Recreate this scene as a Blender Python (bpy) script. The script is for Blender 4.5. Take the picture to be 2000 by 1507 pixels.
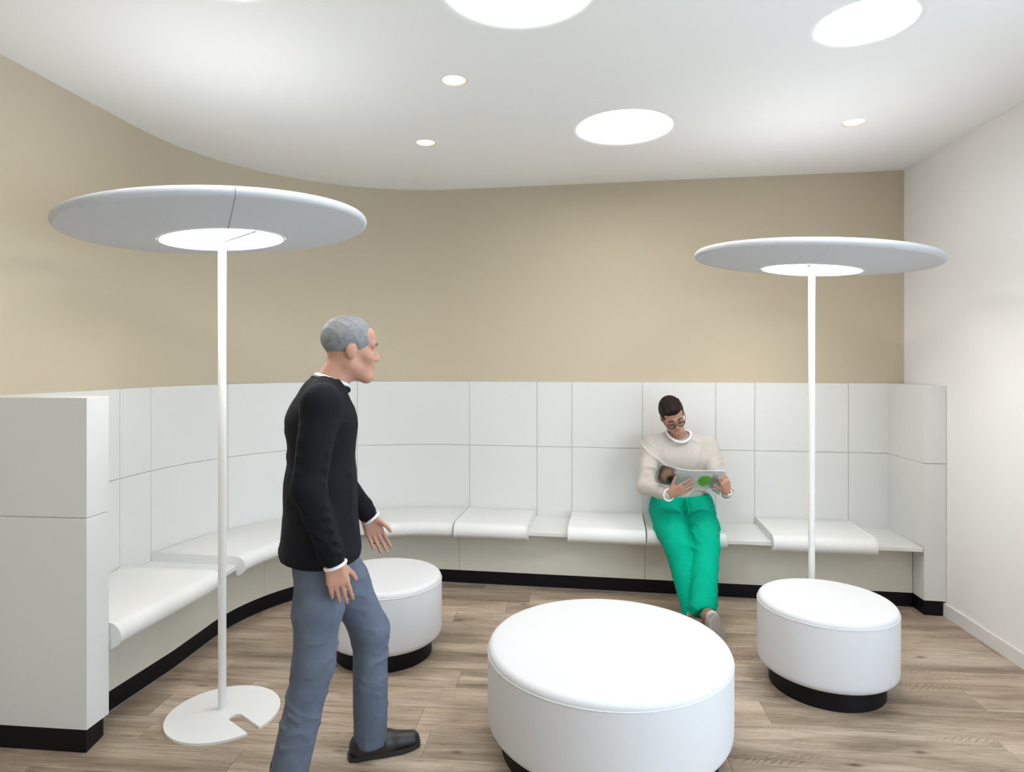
import bpy, bmesh, math, random
import numpy as np
from mathutils import Vector, Matrix
for o in list(bpy.data.objects): bpy.data.objects.remove(o)
S = bpy.context.scene
COL = S.collection
rnd = random.Random(7)
PI = math.pi

# ------------------------------------------------------------------ camera, sky, exposure
EYE = 1.6
cd = bpy.data.cameras.new('camera'); cam = bpy.data.objects.new('camera', cd); COL.objects.link(cam)
cam.location = (0, 0, EYE); cam.rotation_euler = (PI/2, 0, 0)
cd.sensor_fit = 'HORIZONTAL'; cd.sensor_width = 36; cd.lens = 1250/2000*36; cd.shift_y = -43.5/2000
cd.clip_start = 0.05
S.camera = cam
w = bpy.data.worlds.new('sky'); S.world = w; w.use_nodes = True
w.node_tree.nodes['Background'].inputs[0].default_value = (0.70, 0.86, 1.0, 1)
w.node_tree.nodes['Background'].inputs[1].default_value = 3.2
S.view_settings.view_transform = 'Standard'; S.view_settings.look = 'None'
S.view_settings.exposure = 0.57; S.view_settings.gamma = 1; S.view_settings.use_curve_mapping = False
LAMP_DOWN, LAMP_UP, ROUND_LIGHT, SPOT = 12.0, 1.75, 13.0, 6.0
H = 2.98                                     # ceiling height

# ------------------------------------------------------------------ materials
def mat(name, col, rough=.5, bump=0, bscale=200, var=0, vscale=3, spec=.5, metal=0, coat=0, sheen=0):
    m = bpy.data.materials.new(name); m.use_nodes = True
    nt = m.node_tree; b = nt.nodes['Principled BSDF']
    b.inputs['Base Color'].default_value = (*col, 1); b.inputs['Roughness'].default_value = rough
    b.inputs['Specular IOR Level'].default_value = spec; b.inputs['Metallic'].default_value = metal
    b.inputs['Coat Weight'].default_value = coat; b.inputs['Sheen Weight'].default_value = sheen
    tc = nt.nodes.new('ShaderNodeTexCoord')
    n = nt.nodes.new('ShaderNodeTexNoise'); n.inputs['Scale'].default_value = vscale; n.inputs['Detail'].default_value = 4
    nt.links.new(tc.outputs['Object'], n.inputs['Vector'])
    mx = nt.nodes.new('ShaderNodeMix'); mx.data_type = 'RGBA'
    mx.inputs[6].default_value = (*[c*(1-var) for c in col], 1); mx.inputs[7].default_value = (*[min(1, c*(1+var)) for c in col], 1)
    nt.links.new(n.outputs['Fac'], mx.inputs[0]); nt.links.new(mx.outputs[2], b.inputs['Base Color'])
    if bump:
        n2 = nt.nodes.new('ShaderNodeTexNoise'); n2.inputs['Scale'].default_value = bscale; n2.inputs['Detail'].default_value = 3
        nt.links.new(tc.outputs['Object'], n2.inputs['Vector'])
        bp = nt.nodes.new('ShaderNodeBump'); bp.inputs['Strength'].default_value = bump; bp.inputs['Distance'].default_value = .002
        nt.links.new(n2.outputs['Fac'], bp.inputs['Height']); nt.links.new(bp.outputs[0], b.inputs['Normal'])
    return m
def emit(name, col, st):
    m = bpy.data.materials.new(name); m.use_nodes = True
    b = m.node_tree.nodes['Principled BSDF']
    b.inputs['Base Color'].default_value = (.8, .8, .8, 1)
    b.inputs['Emission Color'].default_value = (*col, 1); b.inputs['Emission Strength'].default_value = st
    return m
def wood():
    m = bpy.data.materials.new('grey_brown_oak'); m.use_nodes = True
    nt = m.node_tree; N = nt.nodes; L = nt.links; b = N['Principled BSDF']
    tc = N.new('ShaderNodeTexCoord'); oi = N.new('ShaderNodeObjectInfo')
    off = N.new('ShaderNodeVectorMath'); off.operation = 'SCALE'; off.inputs[0].default_value = (37, 19, 53)
    L.new(oi.outputs['Random'], off.inputs['Scale'])
    ad = N.new('ShaderNodeVectorMath'); L.new(tc.outputs['Object'], ad.inputs[0]); L.new(off.outputs[0], ad.inputs[1])
    def noise(scale, vec, detail=5, rough=.6, dist=0):
        mp = N.new('ShaderNodeMapping'); mp.inputs['Scale'].default_value = vec; L.new(ad.outputs[0], mp.inputs['Vector'])
        n = N.new('ShaderNodeTexNoise'); n.inputs['Scale'].default_value = scale; n.inputs['Detail'].default_value = detail
        n.inputs['Roughness'].default_value = rough; n.inputs['Distortion'].default_value = dist
        L.new(mp.outputs[0], n.inputs['Vector']); return n.outputs['Fac']
    def ramp(f, pts):
        r = N.new('ShaderNodeValToRGB'); e = r.color_ramp.elements
        while len(e) < len(pts): e.new(.5)
        for el, (p, c) in zip(e, pts): el.position = p; el.color = (*c, 1)
        L.new(f, r.inputs[0]); return r.outputs[0]
    def mix(fac, a, b_, mode='MIX'):
        x = N.new('ShaderNodeMix'); x.data_type = 'RGBA'; x.blend_type = mode
        if isinstance(fac, float): x.inputs[0].default_value = fac
        else: L.new(fac, x.inputs[0])
        L.new(a, x.inputs[6]); L.new(b_, x.inputs[7]); return x.outputs[2]
    broad = ramp(noise(1.0, (1.1, 7, 1), 5, .62, .5), [(.28, (.195, .143, .100)), (.44, (.345, .267, .198)), (.57, (.46, .368, .282)), (.74, (.62, .53, .43))])
    fine = ramp(noise(1.0, (5, 95, 1), 8, .78), [(.34, (.42, .40, .38)), (.47, (.92, .91, .90)), (.70, (1.25, 1.22, 1.18))])
    c = mix(.9, broad, fine, 'MULTIPLY')
    # cathedral figure: slanting bands inside a patchy mask
    mp = N.new('ShaderNodeMapping'); mp.inputs['Scale'].default_value = (9, 20, 1); mp.inputs['Rotation'].default_value = (0, 0, .55); L.new(ad.outputs[0], mp.inputs['Vector'])
    wv = N.new('ShaderNodeTexWave'); wv.wave_type = 'BANDS'; wv.inputs['Scale'].default_value = 1.3; wv.inputs['Distortion'].default_value = 9
    wv.inputs['Detail'].default_value = 3; wv.inputs['Detail Scale'].default_value = .8; L.new(mp.outputs[0], wv.inputs['Vector'])
    wr = ramp(wv.outputs['Fac'], [(.15, (.55, .52, .50)), (.55, (1.08, 1.07, 1.05))])
    msk = ramp(noise(1.0, (1.5, 13, 1), 2, .5), [(.61, (0, 0, 0)), (.70, (.75, .75, .75))])
    c = mix(msk, c, mix(1.0, c, wr, 'MULTIPLY'))
    # dark streaks and knots
    st = ramp(noise(1.0, (3.0, 38, 1), 6, .75, .8), [(.57, (1, 1, 1)), (.70, (.50, .47, .45))])
    c = mix(1.0, c, st, 'MULTIPLY')
    mp2 = N.new('ShaderNodeMapping'); mp2.inputs['Scale'].default_value = (3.2, 8.5, 1); L.new(ad.outputs[0], mp2.inputs['Vector'])
    vo = N.new('ShaderNodeTexVoronoi'); vo.inputs['Scale'].default_value = 1.0; L.new(mp2.outputs[0], vo.inputs['Vector'])
    kn = ramp(vo.outputs['Distance'], [(.035, (.25, .21, .19)), (.09, (.74, .72, .70)), (.16, (1, 1, 1))])
    c = mix(1.0, c, kn, 'MULTIPLY')
    # plank to plank tone
    hs = N.new('ShaderNodeHueSaturation'); mr = N.new('ShaderNodeMapRange')
    mr.inputs[3].default_value = .84; mr.inputs[4].default_value = 1.16; L.new(oi.outputs['Random'], mr.inputs[0])
    L.new(mr.outputs[0], hs.inputs['Value']); L.new(c, hs.inputs['Color']); hs.inputs['Saturation'].default_value = 1.0
    L.new(hs.outputs[0], b.inputs['Base Color'])
    b.inputs['Roughness'].default_value = .42; b.inputs['Specular IOR Level'].default_value = .45
    bp = N.new('ShaderNodeBump'); bp.inputs['Strength'].default_value = .12; bp.inputs['Distance'].default_value = .001
    L.new(noise(1.0, (9, 190, 1), 4, .7), bp.inputs['Height']); L.new(bp.outputs[0], b.inputs['Normal'])
    return m
M = dict(
    beige=mat('beige_paint', (.565, .490, .365), .75, .06, 350, .012, 1.2, .25),
    ceil=mat('white_ceiling_paint', (.915, .92, .92), .85, .03, 300, .006, 1, .2),
    rwall=mat('white_wall_paint', (.90, .885, .88), .85, .05, 300, .008, 1, .2),
    skirt=mat('white_skirting', (.80, .785, .77), .5, 0, 1, .01),
    panel=mat('white_laminate', (.725, .725, .708), .42, .02, 260, .006, 1.5, .4),
    front=mat('greige_laminate', (.69, .665, .585), .42, .02, 260, .01, 1.5, .4),
    core=mat('laminate_core', (.60, .60, .58), .7),
    black=mat('black_plinth', (.0045, .004, .006), .5, 0, 1, .1, 4, .22),
    leather=mat('white_leatherette', (.80, .797, .785), .48, .10, 420, .008, 3, .35),
    pouf=mat('white_pouf_leatherette', (.69, .693, .71), .5, .10, 380, .008, 3, .35),
    lampw=mat('white_powder_coat', (.84, .84, .83), .35, 0, 1, .005, 3, .4),
    felt=mat('grey_felt', (.60, .62, .66), .95, .35, 700, .03, 60, .1, sheen=.15),
    metal=mat('satin_metal', (.55, .55, .55), .35, 0, 1, .02, 3, .5, .7),
    felt_seam=mat('grey_felt_seam', (.33, .34, .37), .95),
    sealant=mat('grey_sealant', (.16, .16, .17), .6),
    down=emit('lamp_diffuser_glow', (1.0, .985, .96), LAMP_DOWN),
    up=emit('lamp_uplight_glow', (1.0, .97, .96), LAMP_UP),
    rl=emit('ceiling_disc_glow', (1.0, .995, .97), ROUND_LIGHT),
    rl_small=emit('small_ceiling_disc_glow', (1.0, .995, .97), ROUND_LIGHT*2.6),
    spot=emit('spot_glow', (1.0, .84, .64), SPOT),
    spotw=mat('spot_reflector', (.85, .80, .72), .3),
    floor=wood(), screed=mat('dark_screed', (.03, .026, .022), .9),
    skin=mat('skin', (.50, .265, .185), .5, .05, 300, .06, 25, .35),
    hair=mat('dark_brown_hair', (.014, .007, .005), .65, .5, 160, .35, 60, .2),
    ghair=mat('grey_hair', (.22, .225, .23), .6, .5, 160, .4, 60, .3),
    sweater=mat('beige_knit', (.56, .515, .475), .9, .25, 500, .04, 18, .15, sheen=.2),
    tee=mat('white_cotton', (.82, .82, .83), .85, .1, 500, .02, 10, .2),
    green=mat('green_cotton', (.0, .36, .225), .85, .15, 500, .10, 9, .08),
    navy=mat('black_jacket_cloth', (.006, .0065, .010), .85, .15, 400, .2, 9, .2),
    jeans=mat('grey_blue_denim', (.115, .138, .185), .85, .25, 500, .28, 14, .2),
    shoe=mat('taupe_suede', (.20, .145, .10), .85, .2, 300, .12, 20, .2),
    sole=mat('pale_rubber', (.42, .385, .345), .7, .1, 200, .08, 30),
    solew=mat('white_rubber', (.74, .72, .69), .6),
    sock=mat('black_sock', (.008, .008, .012), .9),
    dshoe=mat('dark_leather', (.018, .016, .016), .4, .1, 200, .1, 9),
    frame=mat('dark_glasses_frame', (.03, .022, .025), .3),
    silver=mat('polished_silver', (.75, .75, .75), .2, 0, 1, .02, 3, .5, 1),
    ring=mat('gold_ring', (.75, .62, .45), .2, 0, 1, .02, 3, .5, 1),
    eye=mat('eye_white', (.50, .47, .44), .3), iris=mat('iris', (.04, .025, .015), .2),
    lip=mat('lip', (.42, .17, .14), .5), brow=mat('brow_hair', (.03, .018, .013), .8),
    gbrow=mat('grey_brow_hair', (.15, .14, .14), .8), lace=mat('cream_lace', (.70, .66, .58), .8),
    paper=mat('coated_paper', (.74, .745, .75), .35, 0, 1, .02, 8),
)
def glassmat():
    m = bpy.data.materials.new('clear_lens'); m.use_nodes = True
    b = m.node_tree.nodes['Principled BSDF']
    b.inputs['Base Color'].default_value = (1, 1, 1, 1); b.inputs['Roughness'].default_value = .02
    b.inputs['Transmission Weight'].default_value = 1; b.inputs['IOR'].default_value = 1.02
    return m
M['lens'] = glassmat()

# ------------------------------------------------------------------ object helpers
def link(name, me, m, parent=None, smooth=True, angle=35):
    me.materials.append(m)
    if smooth:
        me.polygons.foreach_set('use_smooth', [True]*len(me.polygons))
        me.set_sharp_from_angle(angle=math.radians(angle))
    me.name = name
    o = bpy.data.objects.new(name, me); COL.objects.link(o)
    if parent is not None:
        o.parent = parent
    return o
def fromv(name, v, f, m, parent=None, smooth=True, angle=35, fix=True):
    me = bpy.data.meshes.new(name); me.from_pydata([tuple(p) for p in v], [], [tuple(q) for q in f]); me.update()
    if fix:
        bm = bmesh.new(); bm.from_mesh(me); bmesh.ops.recalc_face_normals(bm, faces=bm.faces); bm.to_mesh(me); bm.free()
    return link(name, me, m, parent, smooth, angle)
def empty(name, loc, label, cat, group=None, rz=0):
    o = bpy.data.objects.new(name, None); COL.objects.link(o); o.location = loc; o.rotation_euler.z = rz
    o.empty_display_size = .1
    return tag(o, label, cat, group)
def tag(o, label, cat, group=None):
    o['label'] = label; o['category'] = cat
    if group: o['group'] = group
    return o
def struct(o): o['kind'] = 'structure'; return o
def lathe(prof, n=96):
    """closed-at-axis or open profile [(r,z)] -> verts, faces"""
    v, f = [], []; rings = []
    for r, z in prof:
        if r < 1e-6: rings.append([len(v)]); v.append((0, 0, z))
        else:
            rings.append(list(range(len(v), len(v)+n)))
            v += [(r*math.cos(2*PI*i/n), r*math.sin(2*PI*i/n), z) for i in range(n)]
    for a, b in zip(rings, rings[1:]):
        for i in range(n):
            j = (i+1) % n
            if len(a) == 1 and len(b) == 1: continue
            if len(a) == 1: f.append((a[0], b[i], b[j]))
            elif len(b) == 1: f.append((a[i], a[j], b[0]))
            else: f.append((a[i], a[j], b[j], b[i]))
    return v, f
def tube(pts, r, n=10, closed=False):
    v, f = [], []; P = [Vector(p) for p in pts]; k = len(P)
    up = Vector((0, 0, 1)); prev = None
    for i, p in enumerate(P):
        if closed: d = (P[(i+1) % k]-P[i-1]).normalized()
        else: d = (P[min(i+1, k-1)]-P[max(i-1, 0)]).normalized()
        if prev is None:
            a = d.cross(up) if abs(d.dot(up)) < .95 else d.cross(Vector((1, 0, 0)))
        else: a = prev - d*prev.dot(d)
        a.normalize(); prev = a; b = d.cross(a)
        rr = r[i] if isinstance(r, (list, tuple)) else r
        v += [p+(a*math.cos(2*PI*t/n)+b*math.sin(2*PI*t/n))*rr for t in range(n)]
    for i in range(k if closed else k-1):
        for t in range(n):
            u = (t+1) % n; j = (i+1) % k
            f.append((i*n+t, i*n+u, j*n+u, j*n+t))
    if not closed:
        f.append(tuple(range(n))[::-1]); f.append(tuple(range((k-1)*n, k*n)))
    return v, f
def arcpts(cx, cz, r, a0, a1, n):
    return [(cx+r*math.cos(math.radians(a0+(a1-a0)*i/n)), cz+r*math.sin(math.radians(a0+(a1-a0)*i/n))) for i in range(n+1)]
def prism(poly, z0, z1, ch=0):
    """extruded polygon (2d list) with an optional chamfer on the top edge"""
    n = len(poly); v = [(x, y, z0) for x, y in poly]
    if ch:
        c = Vector((sum(p[0] for p in poly)/n, sum(p[1] for p in poly)/n))
        ins = []
        for i in range(n):
            p = Vector(poly[i]); a = (Vector(poly[i-1])-p).normalized(); b = (Vector(poly[(i+1) % n])-p).normalized()
            s = abs(a.x*b.y-a.y*b.x); ins.append(p+(a+b)*(ch/max(s, .2)))
        v += [(x, y, z1-ch) for x, y in poly] + [(p.x, p.y, z1) for p in ins]
    else: v += [(x, y, z1) for x, y in poly]
    k = len(v)//n
    f = [tuple(range(n))[::-1], tuple(range((k-1)*n, k*n))]
    for l in range(k-1):
        for i in range(n):
            j = (i+1) % n; f.append((l*n+i, l*n+j, (l+1)*n+j, (l+1)*n+i))
    return v, f

# ------------------------------------------------------------------ the wall's path: straight, quarter bend, straight
lt = Vector((.1, 1)).normalized(); rt = Vector((1, -.155)).normalized()
Lp = Vector((-2.28, 2.855)); Rp = Vector((0, 5.0))
den = lt.x*rt.y-lt.y*rt.x
tL = ((Rp-Lp).x*rt.y-(Rp-Lp).y*rt.x)/den
K = Lp+lt*tL
turn = math.acos(lt.dot(rt)); TL = 1.6; RAD = TL/math.tan(turn/2)
A0 = K-lt*TL; A1 = K+rt*TL
ARC = RAD*turn; CEN = A0+Vector((lt.y, -lt.x))*RAD
def path(s):
    """point, inward normal at arc length s (0 = start of the bend)"""
    if s <= 0: return A0+lt*s, Vector((lt.y, -lt.x))
    if s >= ARC: return A1+rt*(s-ARC), Vector((rt.y, -rt.x))
    a = s/RAD; t = Vector((lt.x*math.cos(a)+lt.y*math.sin(a), lt.y*math.cos(a)-lt.x*math.sin(a)))
    n = Vector((t.y, -t.x)); return CEN-n*RAD, n
def at(s, o): p, n = path(s); return p+n*o
FR = [(-1.1, .54), (-.92, .55), (-.32, .595), (0, .595), (ARC, .527), (9, .527)]
def front(s):
    for (a, x), (b, y) in zip(FR, FR[1:]):
        if s <= b: return x+(y-x)*max(0, (s-a)/(b-a))
    return FR[-1][1]
def s_y(Y): return (Y-A0.y)/lt.y
def stations(s0, s1, step=.045):
    n = max(1, int(math.ceil((s1-s0)/step))); return [s0+(s1-s0)*i/n for i in range(n+1)]
def sweep(prof, s0, s1, step=.045, rounded=0):
    """closed profile [(w, o, z)]: offset = o + w*front(s); rounded: shrink the ends to round them"""
    st = stations(s0, s1, step); v, f = [], []; n = len(prof)
    cz = sum(p[2] for p in prof)/n
    secs = [(s, 0) for s in st]
    if rounded:
        r = rounded
        secs = [(s0, r), (s0+r*.3, r*.45), (s0+r, 0)]+[(s, 0) for s in st if s0+r*1.2 < s < s1-r*1.2]+[(s1-r, 0), (s1-r*.3, r*.45), (s1, r)]
    for s, sh in secs:
        pts = [(o+w_*front(s), z) for w_, o, z in prof]
        if sh:
            q = []
            for i in range(n):
                a = Vector(pts[i-1]); b = Vector(pts[i]); c = Vector(pts[(i+1) % n])
                t = (c-a).normalized(); nn = Vector((t.y, -t.x)); q.append(b+nn*SGN*sh*.6)
            pts = [(p.x, p.y) for p in q]
        for o, z in pts: p = at(s, o); v.append((p.x, p.y, z))
    for i in range(len(secs)-1):
        for j in range(n):
            k = (j+1) % n; f.append((i*n+j, i*n+k, (i+1)*n+k, (i+1)*n+j))
    f.append(tuple(range(n))); f.append(tuple(range((len(secs)-1)*n, len(secs)*n))[::-1])
    return v, f
SGN = -1
def rect(w0, o0, w1, o1, z0, z1): return [(w0, o0, z0), (w1, o1, z0), (w1, o1, z1), (w0, o0, z1)]

# ------------------------------------------------------------------ room shell
S_L = s_y(-3.0); S_R = ARC+(2.83-A1.x)/rt.x
fromw = [(0, -.12, 0), (0, 0, 0), (0, 0, H), (0, -.12, H)]
v, f = sweep(fromw, S_L, S_R, .04)
struct(fromv('wall_back', v, f, M['beige']))
rd = Vector((-.0896, -1)).normalized(); rn = Vector((rd.y, -rd.x))      # right wall runs towards the viewer
RC = Vector((2.797, 4.566)); RB = RC+rd*7.6; RA = RC-rd*.15
out = Vector((1, -.0896)).normalized()*.12
RW = RC+rd*2.7; RV = RC+rd*6.4                                        # window opening, from beside the viewer backwards
def wallprism(name, a, b, z0, z1, m): return struct(fromv(name, *prism([a, b, b+out, a+out], z0, z1), m, smooth=False))
wallprism('wall_right', RA, RW, 0, H, M['rwall'])
wallprism('wall_right_lintel', RW, RV, 2.62, H, M['rwall'])
wallprism('wall_right_sill', RW, RV, 0, .10, M['rwall'])
wallprism('wall_right_rear', RV, RB, 0, H, M['rwall'])
wf = []
for t in (0, .25, .5, .75, 1): 
    p = RW+(RV-RW)*t; q = p+rd*(.06 if t < 1 else -.06); wf.append((p, q, .10, 2.62))
wv, wfc = [], []
for a, b, z0, z1 in wf+[(RW, RV, .10, .16), (RW, RV, 2.56, 2.62)]:
    v, f = prism([a+out*.3, b+out*.3, b+out*.8, a+out*.8], z0, z1); k = len(wv); wv += v; wfc += [tuple(i_+k for i_ in q_) for q_ in f]
struct(fromv('window_1', wv, wfc, M['skirt'], smooth=False))
q0 = at(S_L+.1, 0); v, f = prism([q0, RB, RB+Vector((0, -.12)), q0+Vector((0, -.12))], 0, H); struct(fromv('wall_front', v, f, M['rwall'], smooth=False))
b0 = RC+rd*.50; inn = -Vector((1, -.0896)).normalized()
v, f = prism([b0, RB, RB+inn*.012, b0+inn*.012], 0, .082, .002); struct(fromv('baseboard_right', v, f, M['skirt'], smooth=False))

# ceiling, one sheet with round openings
ROUND = [(.66, 3.765, .243), (.028, 2.345, .255), (1.437, 2.60, .150), (-1.02, 2.16, .243), (-.9, -.4, .24), (1.45, .95, .24)]  # the last pair are unseen lights, added to brighten wall and floor
SPOTS = [(-.283, 3.13, .055), (-.541, 4.01, .055), (1.962, 3.67, .055)]
LIPB, LIPS = .060, .012
bm = bmesh.new()
outer = [at(s, -.02) for s in stations(S_L, S_R, .05)]+[RB+out*.2]
loops = [[(p.x, p.y) for p in outer]]
for (x, y, r) in ROUND: loops.append([(x+(r+LIPB)*math.cos(2*PI*i/72), y+(r+LIPB)*math.sin(2*PI*i/72)) for i in range(72)])
for (x, y, r) in SPOTS: loops.append([(x+(r+LIPS)*math.cos(2*PI*i/40), y+(r+LIPS)*math.sin(2*PI*i/40)) for i in range(40)])
eds = []
for lp in loops:
    vs = [bm.verts.new((x, y, H)) for x, y in lp]
    eds += [bm.edges.new((vs[i], vs[(i+1) % len(vs)])) for i in range(len(vs))]
bmesh.ops.triangle_fill(bm, edges=eds, use_beauty=True)
bmesh.ops.recalc_face_normals(bm, faces=bm.faces)
for fc in bm.faces:
    if fc.normal.z > 0: fc.normal_flip()
me = bpy.data.meshes.new('ceiling'); bm.to_mesh(me); bm.free()
struct(link('ceiling', me, M['ceil'], smooth=False))
rl_lab = ['glowing round ceiling light nearest the back wall, right of the two small spotlights',
          'glowing round ceiling light cut by the top middle edge of the picture',
          'smaller glowing round ceiling light at upper right, towards the white wall',
          'round ceiling light above the left lamp, only its faint lip at the top edge', 'added round fill light in the ceiling behind the viewer at left, out of view', 'added round fill light in the ceiling by the window at right, out of view']
for (x, y, r), lab in zip(ROUND, rl_lab):
    e = empty('ceiling_light', (x, y, H), lab, 'ceiling light', 'round lights in the ceiling')
    prof = [(r+LIPB-LIPB*math.sin(math.radians(a)), LIPB*(1-math.cos(math.radians(a)))) for a in range(0, 91, 10)]+[(r, .10)]
    v, f = lathe(prof, 72); fromv('rim', v, f, M['ceil'], e)
    v, f = lathe([(0, .055), (r-.001, .055), (r-.001, .075), (0, .075)], 72); fromv('diffuser', v, f, M['rl'] if r > .2 else M['rl_small'], e)
sp_lab = ['small warm recessed spotlight in the middle of the ceiling, larger of the pair',
          'small warm recessed spotlight nearest the curved beige wall',
          'small pale recessed spotlight above the right floor lamp near the white wall']
for (x, y, r), lab in zip(SPOTS, sp_lab):
    e = empty('spotlight', (x, y, H), lab, 'spotlight', 'small recessed spotlights')
    prof = [(r+LIPS-LIPS*math.sin(math.radians(a)), LIPS*(1-math.cos(math.radians(a)))) for a in range(0, 91, 15)]+[(r, .03), (r*.62, .075)]
    v, f = lathe(prof, 40); fromv('reflector', v, f, M['spotw'], e)
    v, f = lathe([(0, .066), (r*.66, .066), (r*.66, .075), (0, .075)], 40); fromv('bulb', v, f, M['spot'], e)

# floor: screed slab and single planks
D = Vector((1, -.0896)).normalized(); W = Vector((.0896, 1)).normalized()
v, f = prism([at(S_L, -.02), at(0, -.02), K+Vector((.02, .05)), RA+out*.2, RB+out*.2], -.06, -.0075)
floor = struct(fromv('floor', v, f, M['screed'], smooth=False))
def clip(poly, p, n):
    res = []
    for i in range(len(poly)):
        a = poly[i-1]; b = poly[i]; da = (a-p).dot(n); db = (b-p).dot(n)
        if da*db < 0: res.append(a+(b-a)*(da/(da-db)))
        if db >= 0: res.append(b)
    return res
PW, PL, G = .192, 1.24, .0005
full = None
for row in range(-16, 29):
    y0 = row*PW+.06
    x0 = -3.6-rnd.random()*PL
    while x0 < 3.3:
        base = D*x0+W*y0
        poly = [base+D*G+W*G, base+D*(PL-G)+W*G, base+D*(PL-G)+W*(PW-G), base+D*G+W*(PW-G)]
        c0 = [Vector(p) for p in poly]
        for p, n in ((RC, -Vector((1, -.0896)).normalized()), (Lp, Vector((lt.y, -lt.x))), (Rp, Vector((rt.y, -rt.x)))):
            if poly: poly = clip(poly, p, n)
        x0 += PL
        if len(poly) < 3: continue
        ang = math.atan2(D.y, D.x)
        loc = [((p-base).dot(D), (p-base).dot(W)) for p in poly]
        whole = len(poly) == 4 and all((a-b).length < 1e-6 for a, b in zip(poly, c0))
        if whole and full is not None:
            o = bpy.data.objects.new('plank', full); COL.objects.link(o); o.parent = floor
        else:
            v, f = prism(loc, -.007, 0, .0009); o = fromv('plank', v, f, M['floor'], floor, smooth=False)
            if whole: full = o.data
        o.location = (base.x, base.y, 0); o.rotation_euler.z = ang

# ------------------------------------------------------------------ the built-in bench
BT, GV, PH, SEAT = 1.46, .965, .095, .43
def s_px(px, o):                             # arc length where the back panel is met along a sight line (used once for the joints)
    a, b = -1.2, S_R
    g = lambda s: (lambda p: p.x-(px-1000)/1250*p.y)(at(s, o))
    for _ in range(50):
        m_ = (a+b)/2
        if g(m_) < 0: a = m_
        else: b = m_
    return a
JX = [234, 295, 445, 595, 698, 917, 1049, 1117, 1255, 1398, 1474, 1657, 1736]
J = [s_px(x, .045) for x in JX]
S_B = s_y(2.80)                              # where the bench starts, behind the left end panel
S_E = J[-1]
bench = empty('corner_bench', (*at(ARC*.5, .3), 0), 'long white built-in bench curving round the beige wall corner, tall panelled back', 'bench')
def bpart(name, vf, m, smooth=True):
    o = fromv(name, *vf, m, bench, smooth); o.matrix_parent_inverse = Matrix.Translation(-bench.location); return o
bpart('back_core', sweep(rect(0, .001, 0, .037, .1, BT-.001), S_B, S_E+.06), M['core'])
g = .0016
edges = [S_B]+J
for a, b in zip(edges, edges[1:]):
    for z0, z1 in ((SEAT-.02, GV-g), (GV+g, BT)):
        bpart('back_panel', sweep(rect(0, .0015, 0, .045, z0, z1), a+g, b-g), M['panel'])
for a, b in zip([S_B, J[2], J[5], J[8]], [J[2], J[5], J[8], S_E+.01]):
    bpart('front_panel', sweep([(1, -.17, PH), (1, -.145, PH), (1, -.145, SEAT-.026), (1, -.17, SEAT-.026)], a+.001, b-.001), M['front'])
    bpart('seat_board', sweep([(0, .046, SEAT-.026), (1, -.002, SEAT-.026), (1, 0, SEAT-.024), (1, 0, SEAT-.002), (1, -.002, SEAT), (0, .046, SEAT)], a+.0006, b-.0006), M['panel'])
bpart('plinth', sweep([(1, -.19, 0), (1, -.147, 0), (1, -.147, PH-.001), (1, -.19, PH-.001)], S_B, S_E+.01), M['black'])
bpart('sealant', sweep([(1, -.148, 0), (1, -.1435, 0), (1, -.1455, .003), (1, -.148, .0035)], S_B, S_E), M['sealant'])
# left end panel
def slabs(corners, z0, z1, m, name): bpart(name, prism(corners, z0, z1, .0015), m, False)
pl = s_y(2.685); T0 = lt
EO = .552
lc = [at(pl, EO), at(pl+.125, EO), at(pl+.125, .001), at(pl, .001)]
slabs(lc, PH, GV-.002, M['panel'], 'end_panel'); slabs(lc, GV+.002, BT, M['panel'], 'end_panel')
slabs([at(pl+.006, EO-.006), at(pl+.119, EO-.006), at(pl+.119, .006), at(pl+.006, .006)], GV-.01, GV+.01, M['core'], 'end_core')
slabs([at(pl+.002, EO-.004), at(pl+.125, EO-.025), at(pl+.125, .006), at(pl+.002, .006)], 0, PH-.001, M['black'], 'end_plinth')
# right end panel
ra, rb = Vector((2.622, 4.072)), Vector((2.748, 4.052))
rc_, rd_ = Vector((2.786, 4.535)), Vector((2.667, 4.55))
rq = [ra, rb, rc_, rd_]
slabs(rq, PH, GV-.0018, M['panel'], 'end_panel'); slabs(rq, GV+.0018, BT, M['panel'], 'end_panel')
cq = sum(rq, Vector((0, 0)))/4
slabs([cq+(p-cq)*.94 for p in rq], GV-.01, GV+.01, M['core'], 'end_core')
slabs([ra+Vector((.006, .008)), rb+Vector((-.02, .008)), rc_, rd_], 0, PH-.001, M['black'], 'end_plinth')

# cushions
def cushion(s0, s1, label):
    z1, zs = SEAT+.047, SEAT+.0015
    R = .030
    prof = [(0, .048, zs), (0, .048, z1-.012), (0, .052, z1-.004), (0, .062, z1), (1, -.10, z1), (1, -.045, z1-.0005)]
    prof += [(1, x-.02+.012, z+z1-.055) for x, z in arcpts(0, 0, .055, 80, -30, 9)]
    prof += [(1, .012, SEAT-.052), (1, .006, SEAT-.055), (1, .0025, SEAT-.050), (1, .0025, SEAT-.03), (1, .0025, zs)]
    c = (s0+s1)/2; p = at(c, .3)
    e = empty('seat_cushion', (p.x, p.y, SEAT), label, 'cushion', 'white cushions on the bench')
    o = fromv('cushion_body', *sweep(prof, s0+.004, s1-.004, .045, .010), M['leather'], e, True, 60)
    o.matrix_parent_inverse = Matrix.Translation(-e.location)
    for s in (s0+.0125, s1-.0125):           # stitched piping near both ends
        pts = []
        for w_, q, z in prof[1:-4]:
            p = at(s, q+w_*front(s)); pts.append((p.x, p.y, z))
        o = fromv('piping', *tube(pts, .0022, 6), M['leather'], e); o.matrix_parent_inverse = Matrix.Translation(-e.location)
    return e
cushion(S_B+.012, s_y(3.53), 'white bench cushion at the left end, touching the tall left end panel')
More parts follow.
